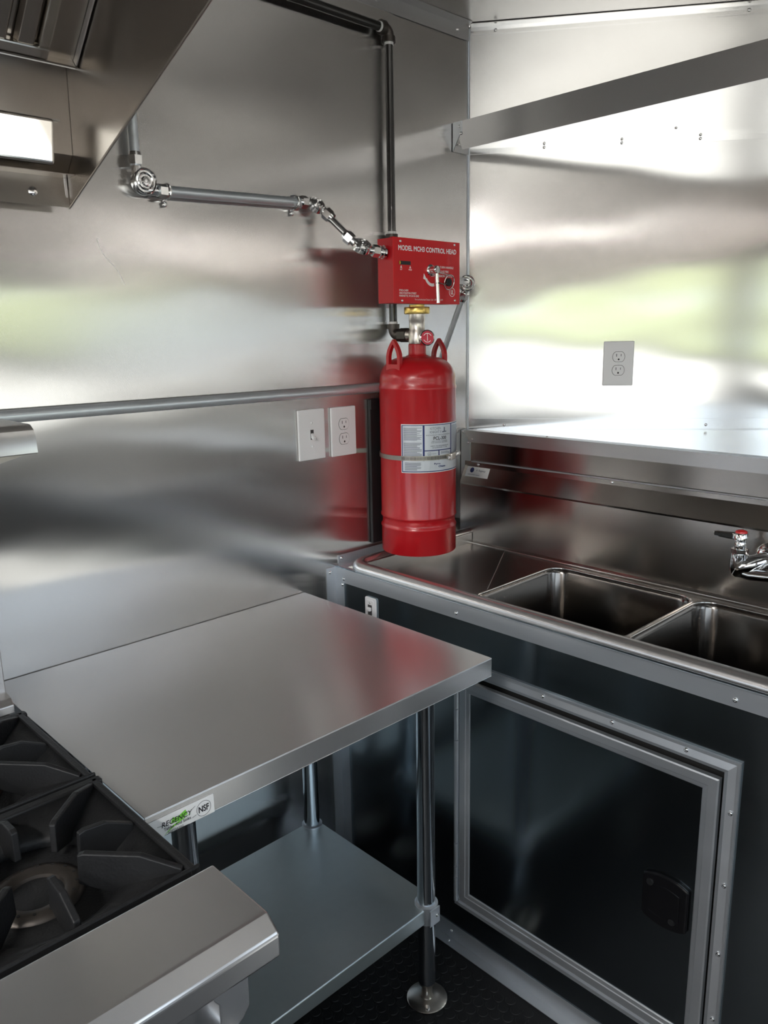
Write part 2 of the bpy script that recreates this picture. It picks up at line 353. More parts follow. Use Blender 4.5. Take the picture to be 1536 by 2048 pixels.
# deck with bowl cut-outs
ZD = .905
bowls = [(-.40, -.803), (-.815, -1.218), (-1.23, -1.633)]
BX0, BX1 = -.462, -.098
def deck():
    b = MB(); xs = (-.512, BX-.006)
    ys = [-.066]
    def quad(x0, y0, x1, y1, z00=ZD, z01=ZD): b.add([(x0, y0, z00), (x1, y0, z00), (x1, y1, z01), (x0, y1, z01)], [(0, 1, 2, 3)])
    quad(xs[0], -.066, xs[1], -.40, ZD+.004, ZD)
    quad(xs[0], -.40, BX0, -1.9); quad(BX1, -.40, xs[1], -1.9)
    e = -.40
    for y0, y1 in bowls:
        if e > y0: quad(BX0, e, BX1, y0)
        e = y1
    quad(BX0, e, BX1, -1.9)
    for y0, y1 in bowls:   # fill the corner areas around rounded bowl mouths
        R = .045; rr = rrect(BX0, y1, BX1, y0, R, 6)
        for ci, (cx, cy) in enumerate(((BX1, y0), (BX0, y0), (BX0, y1), (BX1, y1))):
            arc = rr[ci*7:ci*7+7]; b.add([(cx, cy, ZD)]+[(p[0], p[1], ZD) for p in arc], [(0, k, k+1) for k in range(1, 7)])
    return b
deck().build('drainboard', 'drain_steel', sk)
def crease(p, q): MB().tube([(p[0], p[1], ZD+.002), (q[0], q[1], ZD+.0005)], [.0016, .0012], 6).build('crease', 'drain_steel', sk)
crease((-.085, -.213), (-.40, -.40))
for y0, y1 in bowls:
    R = .045; b = MB(); secs = []
    for ins, z in ((-.004, ZD+.0015), (0, ZD-.002), (.004, ZD-.012), (.008, ZD-.20), (.012, ZD-.27), (.03, ZD-.30)):
        secs.append([(p[0], p[1], z) for p in rrect(BX0+ins, y1+ins, BX1-ins, y0-ins, max(.02, R-ins*.3), 6)])
    n = len(secs[0]); vs = [v for q in secs for v in q]
    fs = [(i*n+k, i*n+(k+1) % n, (i+1)*n+(k+1) % n, (i+1)*n+k) for i in range(len(secs)-1) for k in range(n)]+[tuple(range((len(secs)-1)*n, len(secs)*n))]
    b.add(vs, fs).build('bowl', 'bowl_steel_shaded', sk, smooth=50)
    MB().tube([(p[0], p[1], ZD+.001) for p in rrect(BX0-.003, y1-.003, BX1+.003, y0+.003, R, 6)], .0035, 8, close=True).build('bowl_edge', 'tray_steel', sk, smooth=60)
# rolled rim along left side and front
path = [(BX-.002, RY, .931), (RX+.05, RY, .931)]+[(RX+.05-.05*math.sin(q), RY-.05+.05*math.cos(q), .931) for q in [k*PI/16 for k in range(1, 8)]]+[(RX, RY-.05, .931), (RX, -1.95, .931)]
MB().tube(path, .0195, 20).build('rolled_rim', 'range_steel', sk, smooth=40)
MB().box(BX-.002, -.068, .905, RX+.03, -.058, .94).build('rim_apron', 'drain_steel', sk, bevel=.002)
MB().box(RX+.012, -1.95, .905, RX+.022, -.07, .935).build('rim_apron', 'drain_steel', sk, bevel=.002)
# maker's sticker on the sloping top of the splash
st = lambda a, b: (-.0335-.0005-(1.143-b)*.47, a, b+.0012)
b = MB(); quad2(b, -.030, 1.112, -.118, 1.141, st); so_ = b.build('sticker', 'sticker_white', sk); tag(so_, 'small white maker sticker')
fs_ = lambda a, b: (-.0335-.0009-(1.143-b)*.47, a, b+.0016)
b = MB(); ring2(b, -.052, 1.131, 0, .0075, fs_); b.build('emblem', 'blue_ink', so_)
b = MB(); put_text(b, 'A  Regency', -.068, -.104, 1.127, 1.134, fs_); put_text(b, 'NSF/ANSI Listed', -.040, -.085, 1.1165, 1.1195, fs_); b.build('lettering', 'grey_ink', so_)
# angle on the wall over the rim
wa = MB().box(-.546, -.0022, .925, -.06, -.0004, .956).box(-.546, -.024, .9245, -.06, -.0004, .926).build('wall_angle', 'aluminium', sk)
screw(sk, (-.535, -.0022, .947), (0, -1, 0)); screw(sk, (-.33, -.0022, .945), (0, -1, 0))

# faucet
fc = thing('sink_faucet', 'chrome wall-mounted faucet with red hot index on the sink backsplash', 'faucet', (BX, -.92, 1.04))
for y in (-.925, -1.125):
    MB().lathe([(.034, 0), (.034, .004), (.029, .010), (.021, .013), (.0195, .030), (.0195, .034)], axisM((BX-.001, y, 1.033), (-1, 0, 0)), 28).build('flange', 'chrome', fc, smooth=40)
MB().tube([(BX-.03, -.925, 1.033), (BX-.05, -.915, 1.029), (BX-.064, -.897, 1.022), (BX-.068, -.885, 1.018)], [.019, .0195, .021, .020], 20).build('elbow', 'chrome', fc, smooth=50)
MB().lathe([(.012, -.026), (.0185, -.020), (.0205, -.006), (.0195, .020), (.0185, .028)], Matrix.Translation((BX-.068, -.882, 1.022)), 24).build('valve_body', 'chrome', fc, smooth=40)
MB().tube([(BX-.068, -.885, 1.006), (BX-.068, -.91, 1.003), (BX-.068, -.96, 1.008), (BX-.068, -1.10, 1.010), (BX-.068, -1.16, 1.018)], [.013, .0135, .0125, .0125, .016], 18).build('bridge', 'chrome', fc, smooth=50)
MB().hexn((BX-.068, -.882, 1.050), (BX-.068, -.882, 1.060), .0195).build('bonnet_nut', 'chrome', fc)
MB().lathe([(.012, 0), (.013, .004), (.0125, .012), (.011, .016)], Matrix.Translation((BX-.068, -.882, 1.060)), 20).build('stem', 'chrome', fc, smooth=40)
hb = MB().lathe([(.012, 0), (.0155, .002), (.0155, .018), (.013, .021)], Matrix.Translation((BX-.068, -.882, 1.076)), 24).build('handle', 'chrome', fc, smooth=40)
MB().lathe([(.013, 0), (.012, .0035), (.006, .006), (.001, .0065)], Matrix.Translation((BX-.068, -.882, 1.097)), 20).build('index_button', 'red_box', hb, smooth=50)
MB().prism([(-.868, 1.080), (-.828, 1.083), (-.824, 1.093), (-.868, 1.095)], lambda y, z: (BX-.076-(y+.868)*.15, y, z), lambda y, z: (BX-.062-(y+.868)*.15, y, z)).build('lever', 'chrome', hb, bevel=.002)

fc.location.y -= .024; fc.location.z -= .003
# ------------------------------------------------------------------ sink cabinet
CX = -.556
cb = thing('sink_cabinet', 'dark steel cabinet base under the sink with one hinged access door', 'cabinet', (CX, -.8, 0))
b = MB()
DY0, DY1, DZ0, DZ1 = -.446, -1.086, .132, .764
b.box(CX, DY0, .0, CX+.003, 0, .93).box(CX, -1.95, 0, CX+.003, DY1, .93).box(CX, DY1, 0, CX+.003, DY0, DZ0).box(CX, DY1, DZ1, CX+.003, DY0, .93)
b.build('front_panel', 'panel_steel', cb)
MB().box(CX+.003, DY1, DZ0, CX+.03, DY0, DZ0+.002).box(CX+.022, DY1, DZ0, CX+.03, DY0, DZ1).build('door_pocket', 'dark_gap', cb)
# aluminium edge trims
o = MB().prism([(-.036, .888), (-1.95, .888), (-1.95, .925), (-.001, .925)], lambda y, z: (CX-.0022, y, z), lambda y, z: (CX-.0004, y, z)).box(CX-.0022, -1.95, .9245, CX+.02, -.002, .9262).build('top_trim', 'aluminium', cb)
for y in (-.036, -.438, -1.089, -1.6): screw(o, (CX-.0022, y, .902 if y < -.1 else .899), (-1, 0, 0))
o = MB().prism([(-.001, .925), (-.036, .888), (-.036, .002), (-.001, .002)], lambda y, z: (CX-.0022, y, z), lambda y, z: (CX-.0004, y, z)).box(CX-.034, -.0022, .002, CX-.0005, -.0004, .928).build('corner_trim', 'aluminium', cb)
screw(o, (CX-.0022, -.030, .882), (-1, 0, 0)); screw(o, (CX-.022, -.0022, .915), (0, -1, 0))
o = MB().box(CX-.0026, -1.95, .0, CX-.0006, -.002, .046).box(CX-.028, -1.95, .0014, CX-.0006, -.002, .003).build('kick_angle', 'aluminium', cb)
for y in (-.425, -.86): screw(o, (CX-.0026, y, .026), (-1, 0, 0), .8); screw(o, (CX-.014, y, .003), (0, 0, 1), .8)
# door frame
FY0, FY1, FZ0, FZ1 = -.436, -1.110, .117, .787
def bar_prof(kind):   # (u across from outside to inside, h height)
    return [(0, .0), (0, .0065), (.004, .0065), (.0055, .003), (.0075, .003), (.021, .0065), (.028, .0045), (.028, 0)]
fr = MB()
def frame_bar(b, p0, p1, inward, prof, x0=CX-.0004, miter=(1, 1)):
    # p0,p1 (y,z) outer corners; inward unit (dy,dz); mitred at the ends
    d = (Vector(p1)-Vector(p0)).normalized(); iw = Vector(inward)
    A = [(x0-h, *(Vector(p0)+iw*u+d*u*miter[0])) for u, h in prof]; B = [(x0-h, *(Vector(p1)+iw*u-d*u*miter[1])) for u, h in prof]
    n = len(prof); b.add(A+B, [(i, i+1, n+i+1, n+i) for i in range(n-1)]+[tuple(range(n))[::-1], tuple(range(n, 2*n))])
pf = bar_prof(0)
top = MB(); frame_bar(top, (FY0, FZ1), (FY1, FZ1), (0, -1), pf, miter=(.3, 1)); ft = top.build('frame_rail', 'aluminium', cb)
rt = MB(); frame_bar(rt, (FY1, FZ1), (FY1, FZ0), (1, 0), pf, miter=(1, .5)); frr = rt.build('frame_stile', 'aluminium', cb)
thin = [(0, 0), (.0, .005), (.004, .0065), (.011, .0065), (.014, 0)]
lb = MB(); frame_bar(lb, (FY0, FZ0), (FY0, FZ1), (-1, 0), [(0, 0), (0, .004), (.007, .004), (.010, 0)]); lb.build('frame_stile', 'aluminium', cb)
bb = MB(); frame_bar(bb, (FY0, FZ0), (FY1, FZ0), (0, 1), thin); bb.build('frame_rail', 'aluminium', cb)
for y in (-.532, -.687, -.854, -1.009): screw(ft, (CX-.0048, y, .775), (-1, 0, 0))
for z in (.683, .532, .383, .235): screw(frr, (CX-.0048, -1.0985, z), (-1, 0, 0))
# door
dr = MB().box(CX-.004, -1.052, .160, CX+.001, -.478, .716).build('door', 'panel_steel', cb)
dprof = [(0, -.004), (0, .0075), (.003, .009), (.019, .009), (.021, .0075), (.029, .0065), (.031, .0045), (.031, 0)]
ey0, ey1, ez0, ez1 = -.4535, -1.0755, .1375, .7425
for nm, p0, p1, iw in (('door_rail', (ey0, ez1), (ey1, ez1), (0, -1)), ('door_stile', (ey1, ez1), (ey1, ez0), (1, 0)), ('door_rail', (ey1, ez0), (ey0, ez0), (0, 1)), ('door_stile', (ey0, ez0), (ey0, ez1), (-1, 0))):
    b = MB(); frame_bar(b, p0, p1, iw, dprof); b.build(nm, 'aluminium', dr)
hz = [.130, .200, .232, .297, .58, .662, .735]
for z0, z1 in zip(hz[:-1], hz[1:]):
    MB().cyl((CX-.008, -.4435, z0+.0012), (CX-.008, -.4435, z1-.0012), .0052, n=12).build('hinge_knuckle', 'aluminium', dr, smooth=40)
# latch
def latch_poly(y0, y1, z0, z1, bulge, n=8):
    P = []
    for k in range(n+1):
        t = k/n; P.append((y0+(y1-y0)*t, z1+bulge*(1-(2*t-1)**2)))
    for k in range(n+1):
        t = k/n; P.append((y1+(y0-y1)*t, z0-bulge*(1-(2*t-1)**2)))
    return P
LP = latch_poly(-.942, -1.037, .392, .484, .012)
la = MB().prism(LP, lambda a, b: (CX-.0045, a, b), lambda a, b: (CX-.013, a, b)).build('latch', 'black_plastic', dr, bevel=.005, seg=3)
MB().prism(latch_poly(-.958, -1.021, .408, .468, .006), lambda a, b: (CX-.0128, a, b), lambda a, b: (CX-.0155, a, b)).build('latch_paddle', 'black_plastic', dr, bevel=.003)
for y, z in ((-.959, .470), (-1.008, .405)):
    MB().cyl((CX-.013, y, z), (CX-.0165, y, z), .0075, .0065, n=16).build('latch_screw', 'black_iron', dr, smooth=40)
# white switch on the cabinet face
cs = thing('cabinet_switch', 'small white toggle plate on the dark cabinet front below the rim', 'switch', (CX, -.143, .84))
MB().prism(rrect(-.164, .806, -.122, .872, .006, 4), lambda a, b: (CX-.0005, a, b), lambda a, b: (CX-.005, a, b)).build('plate', 'white_plastic', cs, bevel=.0015)
MB().prism(rrect(-.157, .813, -.129, .865, .004, 4), lambda a, b: (CX-.005, a, b), lambda a, b: (CX-.0066, a, b)).build('bezel', 'white_plastic', cs, bevel=.0008)
MB().box(CX-.0145, -.149, .836, CX-.006, -.137, .846).build('toggle', 'white_plastic', cs, bevel=.002)
MB().box(CX-.0072, -.1505, .824, CX-.0060, -.1355, .852).build('slot', 'slot_dark', cs)
screw(cs, (CX-.0066, -.143, .859), (-1, 0, 0), .7); screw(cs, (CX-.0066, -.143, .819), (-1, 0, 0), .7)

# ------------------------------------------------------------------ work table
TX0, TX1, TZ, TD = -1.452, -.668, .881, -.632
tb = thing('work_table', 'stainless work table with galvanised undershelf between the range and sink cabinet', 'table', (-1.04, -.3, 0))
b = MB()
b.box(TX0, TD, TZ-.0016, TX1, -.003, TZ).box(TX0, TD, TZ-.0400, TX1, TD+.0016, TZ-.0017).box(TX1-.0016, TD+.0017, TZ-.0400, TX1, -.003, TZ-.0017).box(TX0, -.0046, TZ-.0400, TX1-.0017, -.003, TZ-.0017)
b.box(TX0, TD, TZ-.0416, TX1, TD+.018, TZ-.0400)
b.build('tabletop', 'table_steel', tb, bevel=.0016)
sh = MB()
SZ = .262; sx0, sx1, sy0, sy1 = -1.352, -.716, -.523, -.070
c = .030
poly = [(sx0+c, sy0), (sx1-c, sy0), (sx1, sy0+c), (sx1, sy1-c), (sx1-c, sy1), (sx0+c, sy1), (sx0, sy1-c), (sx0, sy0+c)]
sh.pz(poly, SZ-.038, SZ).build('undershelf', 'galvanised', tb, bevel=.003, seg=3)
shelf = tb.children[-1]
legs = [(-.742, -.508), (-.738, -.084), (-1.33, -.508), (-1.33, -.084)]
for i, (x, y) in enumerate(legs):
    lg = MB().cyl((x, y, .052), (x, y, TZ-.0420), .0206, n=32).build('leg', 'tube_steel', tb, smooth=40)
    MB().lathe([(.0222, SZ-.042), (.027, SZ-.040), (.027, SZ+.004), (.0222, SZ+.006)], Matrix.Translation((x, y, 0)), 32).build('leg_collar', 'aluminium', lg, smooth=40)
    ft_ = MB().lathe([(.0195, .056), (.0195, .046), (.0125, .044), (.0125, .016), (.016, .010), (.046, .006), (.048, .0045), (.048, .0028)], Matrix.Translation((x, y, 0)), 40).build('foot', 'nickel', lg, smooth=35)
    MB().hexn((x-.027, y-.026, .006), (x-.027, y-.026, .012), .0065).build('foot_bolt', 'screw_steel', lg)
    MB().lathe([(.0225, SZ+.0005), (.0225, SZ+.0045), (.0208, SZ+.006)], Matrix.Translation((x, y, 0)), 28, caps=False).build('grommet', 'black_iron', lg, smooth=40)
    MB().cyl((x, y, TZ-.062), (x, y, TZ-.0420), .027, n=28).build('gusset_cup', 'zinc', lg, smooth=40)
# corner clip bracket on the near right leg
MB().box(-.760, -.5375, SZ-.040, -.727, -.534, SZ+.002).build('corner_clip', 'aluminium', tb, bevel=.002); screw(tb, (-.738, -.5375, SZ-.017), (0, -1, 0), .9)
# table label
LF = lambda a, b: (a-.0125, TD-.0008, b); LI = lambda a, b: (a-.0125, TD-.0012, b)
b = MB(); quad2(b, -1.438, .8395, -1.328, .8705, LF)
lab = tag(b.build('label_plate', 'sticker_white', tb), 'white maker label with green splash and NSF mark')
def lt(body, a0, a1, b0, b1, m='black_ink', bold=.012, fn=None, parent=None, name='lettering', **k):
    b = MB(); put_text(b, body, a0, a1, b0, b1, fn or LI, bold, **k); return b.build(name, m, parent or lab, recalc=False)
gp = lambda a, b: (a-.0125, TD-.0010, .8400+(b-.8300)*.9)
b = MB(); b.add([gp(-1.397, .8555), gp(-1.391, .8515), gp(-1.376, .8585), gp(-1.373, .8490), gp(-1.386, .8440), gp(-1.401, .8450)], [(0, 1, 2, 3, 4, 5)])
b.add([gp(-1.413, .8300), gp(-1.398, .8410), gp(-1.378, .8462), gp(-1.366, .8475), gp(-1.378, .8445), gp(-1.398, .8375)], [(0, 1, 2, 3, 4, 5)]); b.build('splash_mark', 'green_ink', lab, recalc=False)
lt('REGENCY', -1.4155, -1.3655, .8535, .8615, bold=.012, shear=.2)
lt('Tables And Sinks', -1.4125, -1.3685, .8470, .8517)
lt('600T2430G', -1.406, -1.381, .8402, .8438, bold=0)
lt('NSF', -1.3545, -1.3375, .8490, .8590, bold=.03)
b = MB(); ring2(b, -1.346, .8540, .0118, .0124, LI); b.build('circle_mark', 'black_ink', lab, recalc=False)
b = MB()
for p, q in (((-1.4225, .8580), (-1.408, .8555)), ((-1.369, .8590), (-1.360, .8640)), ((-1.366, .8470), (-1.359, .8490)), ((-1.412, .8400), (-1.372, .8400))):
    dx = q[0]-p[0]; dz = q[1]-p[1]; l = math.hypot(dx, dz); nx, nz = -dz/l*.0003, dx/l*.0003
    b.add([LI(p[0]-nx, p[1]-nz), LI(q[0]-nx, q[1]-nz), LI(q[0]+nx, q[1]+nz), LI(p[0]+nx, p[1]+nz)], [(0, 1, 2, 3)])
b.build('rule_line', 'black_ink', lab, recalc=False)

# ------------------------------------------------------------------ range
RXR = -1.460
rg = thing('gas_range', 'gas range with black cast iron grates and stainless front rail', 'range', (-1.9, -.5, 0))
RL = -2.37
MB().box(RL, -.86, .12, RXR-.002, -.06, .858).build('body', 'hood_steel', rg)
MB().box(RL, -.83, .858, RXR-.006, -.10, .866).build('cooktop', 'black_iron', rg)
# front rail (bull nose)
pr = [(-.824, .868), (-.824, .911), (-.936, .911), (-.940, .9103), (-.958, .897), (-.9605, .894), (-.9605, .868), (-.957, .862), (-.945, .862), (-.945, .868)]
MB().px(pr, RL, RXR+.003).build('front_rail', 'range_steel', rg, bevel=.0035, seg=3)
# support bracket under the rail and control panel with knob
MB().prism([(-1.517, .862), (-1.465, .862), (-1.466, .765), (-1.476, .752), (-1.505, .735), (-1.505, .79), (-1.512, .80)], lambda a, b: (a, -.902, b), lambda a, b: (a, -.898, b)).build('side_bracket', 'trim_steel', rg, bevel=.001)
MB().box(RL, -.872, .60, RXR-.01, -.862, .858).build('control_panel', 'range_steel', rg)
for x in (-1.585, -1.75, -1.9): 
    kn = MB().lathe([(.026, 0), (.026, .006), (.021, .010), (.019, .038), (.015, .041)], axisM((x, -.872, .775), (0, -1, 0)), 24).build('knob', 'chrome', rg, smooth=40)
MB().cyl((-1.475, -.93, .715), (-1.475, -.88, .715), .008, n=14).build('handle_end', 'zinc', rg, smooth=40)
# grates: frame, sloped pan, eight fins
def grate(cx, cy, hx=.1515, hy=.1495):
    g = MB(); zt = .905
    for s in (-1, 1):
        g.box(cx-hx, cy+s*(hy-.011)-.011*0-(.0 if s > 0 else 0)-.0055, .872, cx+hx, cy+s*(hy-.011)+.0055+.005*s, zt)
        g.box(cx+s*(hx-.011)-.0055, cy-hy+.005, .872, cx+s*(hx-.011)+.0055, cy+hy-.005, zt)
    G = g.build('grate', 'black_iron', rg, bevel=.003)
    n = 40; vs = []; fs = []
    for k in range(n):
        q = 2*PI*k/n; c, s = math.cos(q), math.sin(q); m = max(abs(c), abs(s))
        vs += [(cx+(hx-.014)*c/m, cy+(hy-.014)*s/m, .899), (cx+.108*c, cy+.108*s, .878), (cx+.098*c, cy+.098*s, .866)]
    for k in range(n):
        j = (k+1) % n
        for a in (0, 1): fs.append((3*k+a, 3*j+a, 3*j+a+1, 3*k+a+1))
    MB().add(vs, fs).build('grate_pan', 'black_iron', G, smooth=50, solid=.004)
    for k in range(8):
        q = 2*PI*k/8; c, s = math.cos(q), math.sin(q); m = max(abs(c), abs(s)); R = (hx-.016)/m
        u = Vector((c, s, 0)); v = Vector((-s, c, 0)); r0 = .056
        pts = [(r0, .884), (r0+.002, .924), (r0+.010, .9265), (R-.040 if k % 2 == 0 else R-.055, .9235), (R-.004, .905), (R-.004, .880), (R-.03, .872), (r0+.05, .868)]
        th = .0045
        MB().prism(pts, lambda a, b: tuple(Vector((cx, cy, b))+u*a+v*th), lambda a, b: tuple(Vector((cx, cy, b))+u*a-v*th)).build('fin', 'black_iron', G, bevel=.002)
    # burner head below
    br = MB().lathe([(.034, .842), (.056, .846), (.060, .862), (.057, .870), (.046, .874), (.034, .870), (.030, .858), (.029, .838)], Matrix.Translation((cx, cy, 0)), 40, caps=False).build('burner', 'fitting_black', rg, smooth=50)
    for k in range(16):
        q = 2*PI*k/16; p = (cx+.0478*math.cos(q), cy+.0478*math.sin(q), .8735)
        MB().cyl(p, (p[0], p[1], .8742), .0022, n=8).build('burner_port', 'dark_gap', br)
for iy, cy in enumerate((-.662, -.361)):
    for cx in (RXR-.0035-.1515, RXR-.0035-.1515-.305): grate(cx, cy)
# backguard with high shelf
MB().box(RL, -.10, .858, RXR+.003, -.075, 1.36).build('backguard', 'range_steel', rg, bevel=.002)
MB().px([(-.10, .866), (-.135, .866), (-.137, .872), (-.135, .886), (-.122, .895), (-.10, .900)], RL, RXR+.004).build('backguard_foot', 'range_steel', rg, bevel=.002)
pr = [(-.085, 1.420), (-.335, 1.420), (-.345, 1.419), (-.357, 1.412), (-.362, 1.402), (-.364, 1.378), (-.360, 1.376), (-.358, 1.398), (-.340, 1.412), (-.085, 1.412)]
MB().px(pr, RL, -1.443).build('high_shelf', 'range_steel', rg, smooth=25)
MB().px([(-.362, 1.380), (-.35, 1.412), (-.09, 1.412), (-.09, 1.33), (-.17, 1.338)], -1.4465, -1.4445).build('shelf_gusset', 'hood_steel', rg)
MB().px([(-.362, 1.380), (-.35, 1.412), (-.09, 1.412), (-.09, 1.33), (-.17, 1.338)], RL, RL+.002).build('shelf_gusset', 'hood_steel', rg)
for x in (RL+.06, RXR-.06):
    for y in (-.78, -.14):
        MB().lathe([(.024, .12), (.024, .03), (.018, .02), (.022, .0), ], Matrix.Translation((x, y, .0005)), 20).build('leg', 'nickel', rg, smooth=40)

# ------------------------------------------------------------------ exhaust hood
hd = thing('exhaust_hood', 'stainless exhaust hood over the range with slanted baffle filter and grease tray', 'hood', (-1.8, -.3, 1.79))
HX = -1.213; HL = -2.45
ep = [(-.036, 1.789), (-.75, 2.071), (-.75, 2.36), (-.006, 2.36), (-.006, 1.85), (-.036, 1.80)]
for x in (HX, HL+.0025): MB().px(ep, x-.0025, x).build('end_panel', 'hood_steel', hd)
MB().tube([(HX-.001, -.036, 1.789), (HX-.001, -.75, 2.071)], .0022, 8).build('edge_hem', 'hood_steel', hd, smooth=40)
MB().strip([(-.043, 1.789), (-.0395, 1.842), (-.078, 1.842)], lambda y, z: (HL+.004, y, z), lambda y, z: (HX-.003, y, z)).build('grease_gutter', 'hood_steel', hd, solid=.0015)
MB().strip([(-.0405, 1.8425), (-.0765, 1.876), (-.0850, 2.03), (-.09, 2.34)], lambda y, z: (HL+.004, y, z), lambda y, z: (HX-.003, y, z)).build('back_plate', 'hood_steel', hd, solid=.0015)
MB().box(HL, -.75, 2.357, HX, -.006, 2.36).build('top_plate', 'hood_steel', hd)
MB().box(HL, -.75, 2.07, HX, -.748, 2.357).build('front_plate', 'hood_steel', hd)
gx = MB().lathe([(.0085, 0), (.0085, .002), (.005, .004), (.002, .0045)], axisM((-1.282, -.0405, 1.812), (0, -1, 0)), 18).build('rivet', 'screw_steel', hd, smooth=40)
MB().box(HX-.009, -.0425, 1.79, HX-.0035, -.0405, 1.842).build('gutter_seam', 'trim_steel', hd, bevel=.002)
# filter rack: lip then slope rising to the front
fd = Vector((0, -.084, .073)).normalized(); fn_ = Vector((0, -.073, -.084)).normalized()
F0 = Vector((0, -.125, 2.018))
def FP(x, u, h): return (x, *(F0+fd*u+fn_*h).yz)
MB().prism([(0, -.004), (.0, .014), (.003, .014), (.003, -.001), (.60, -.001), (.60, -.004)], lambda u, h: FP(HX-.004, u, h), lambda u, h: FP(HL+.004, u, h)).build('filter_rack', 'hood_steel', hd)
MB().prism([(.004, 0), (.55, 0), (.55, .012), (.004, .012)], lambda u, h: FP(HX-.005, u, h), lambda u, h: FP(HX-.0075, u, h)).build('rack_guide', 'trim_steel', hd)
MB().strip([(-.078, 2.027), (-.123, 2.010)], lambda y, z: (HL+.004, y, z), lambda y, z: (HX-.003, y, z)).build('rack_lip', 'trim_steel', hd, solid=.002)
for i in range(2):
    x1 = HX-.057-i*.505; x0 = x1-.495
    fl_ = MB()
    fl_.prism([(.004, 0), (.024, 0), (.024, .016), (.004, .016)], lambda u, h: FP(x0, u, h), lambda u, h: FP(x1, u, h))
    fl_.prism([(.48, 0), (.50, 0), (.50, .016), (.48, .016)], lambda u, h: FP(x0, u, h), lambda u, h: FP(x1, u, h))
    for xa, xb in ((x1-.020, x1), (x0, x0+.020)): fl_.prism([(.0242, 0), (.4798, 0), (.4798, .016), (.0242, .016)], lambda u, h, a=xa: FP(a, u, h), lambda u, h, a=xb: FP(a, u, h))
    ff = fl_.build('baffle_filter', 'tray_steel', hd, bevel=.003)
    k = 0; x = x1-.022
    while x-.05 > x0+.02:
        bf = MB(); q = [(x, .004), (x-.006, .014), (x-.030, .014), (x-.036, .004), (x-.034, .002), (x-.028, .011), (x-.008, .011), (x-.002, .002)]
        bf.prism(q, lambda a, h: FP(a, .024, h), lambda a, h: FP(a, .48, h)).build('baffle', 'hood_steel', ff, bevel=.001); x -= .045
# grease tray hung on the back plate
MB().px([(-.079, 1.852), (-.093, 1.852), (-.109, 1.926), (-.079, 1.926)], -1.90, -1.256).build('grease_tray', 'tray_steel', hd, bevel=.006, seg=4)
MB().box(-1.92, -.088, 1.9285, -1.238, -.078, 1.9302).build('tray_hanger', 'trim_steel', hd)

# ------------------------------------------------------------------ fire suppression cylinder
CYX, CYY = -.348, -.118
CM = Matrix.Translation((CYX, CYY, 0)); R = .1025
cy = thing('fire_suppression_cylinder', 'tall red fire suppression cylinder with silver label beside the sink corner', 'fire cylinder', (CYX, CYY, .955))
zb = .962
prof = [(.02, zb+.012), (R-.012, zb+.010), (R-.010, zb), (R-.001, zb), (R, zb+.002), (R, 1.028), (R+.0015, 1.031), (R+.0015, 1.034), (R-.0015, 1.038), (R-.0025, 1.044), (R-.0025, 1.052), (R-.0012, 1.058), (R+.0015, 1.061), (R+.0015, 1.065), (R, 1.068), (R, 1.400), (R+.001, 1.403), (R+.001, 1.408), (R-.001, 1.412), (R-.0012, 1.425)]
for k in range(1, 11):
    q = k*PI/2/11; prof.append(((R-.0012)*(math.cos(q)**.62), 1.425+.062*math.sin(q)))
prof += [(.030, 1.4872), (.0245, 1.4895), (.0235, 1.493)]
MB().lathe(prof, CM, 72).build('body', 'red_paint', cy, smooth=40)
MB().lathe([(.0235, 1.485), (.0235, 1.516), (.0215, 1.518), (.0, 1.518)], CM, 36).build('neck', 'red_paint', cy, smooth=40)
# carrying lugs
for sx in (-1, 1):
    cx = CYX+sx*.086; pts = []
    for k in range(13):
        q = PI*k/12; pts.append((CYY+.021*math.cos(q)*1.0, 1.505+.026*math.sin(q)**.8))
    gothic = lambda w, z, h: [(CYY+w*(1-abs(t)**1.7)*1.0 if False else CYY+w*math.copysign(1-(1-abs(t))**1.9, -t) if t else CYY, z+h*(1-abs(t))) for t in [k/7-1 for k in range(15)]]
    outer = [(CYY+.0245, 1.452)]+gothic(.0245, 1.484, .047)+[(CYY-.0245, 1.452)]
    inner = [(CYY+.0155, 1.468)]+gothic(.0155, 1.482, .037)+[(CYY-.0155, 1.468)]
    n = len(outer); b = MB(); wr_ = [(i, (i+1) % n, n+(i+1) % n, n+i) for i in range(n)]
    for off in (-.0055, .0055): b.add([(cx+off, *p) for p in outer]+[(cx+off, *p) for p in inner], wr_)
    for ring in (outer, inner): b.add([(cx-.0055, *p) for p in ring]+[(cx+.0055, *p) for p in ring], wr_)
    b.build('lifting_lug', 'red_paint', cy)
# valve
MB().lathe([(.0215, 1.517), (.0225, 1.521), (.0225, 1.549), (.0205, 1.553), (.0205, 1.575), (.0215, 1.577), (.0215, 1.600)], CM, 32).build('valve_body', 'nickel', cy, smooth=40)
MB().lathe([(.0215, 1.594), (.0325, 1.5945), (.0335, 1.597), (.0335, 1.610), (.0325, 1.612), (.020, 1.6125), (.020, 1.618)], CM, 36).build('coupling_nut', 'brass', cy, smooth=35)
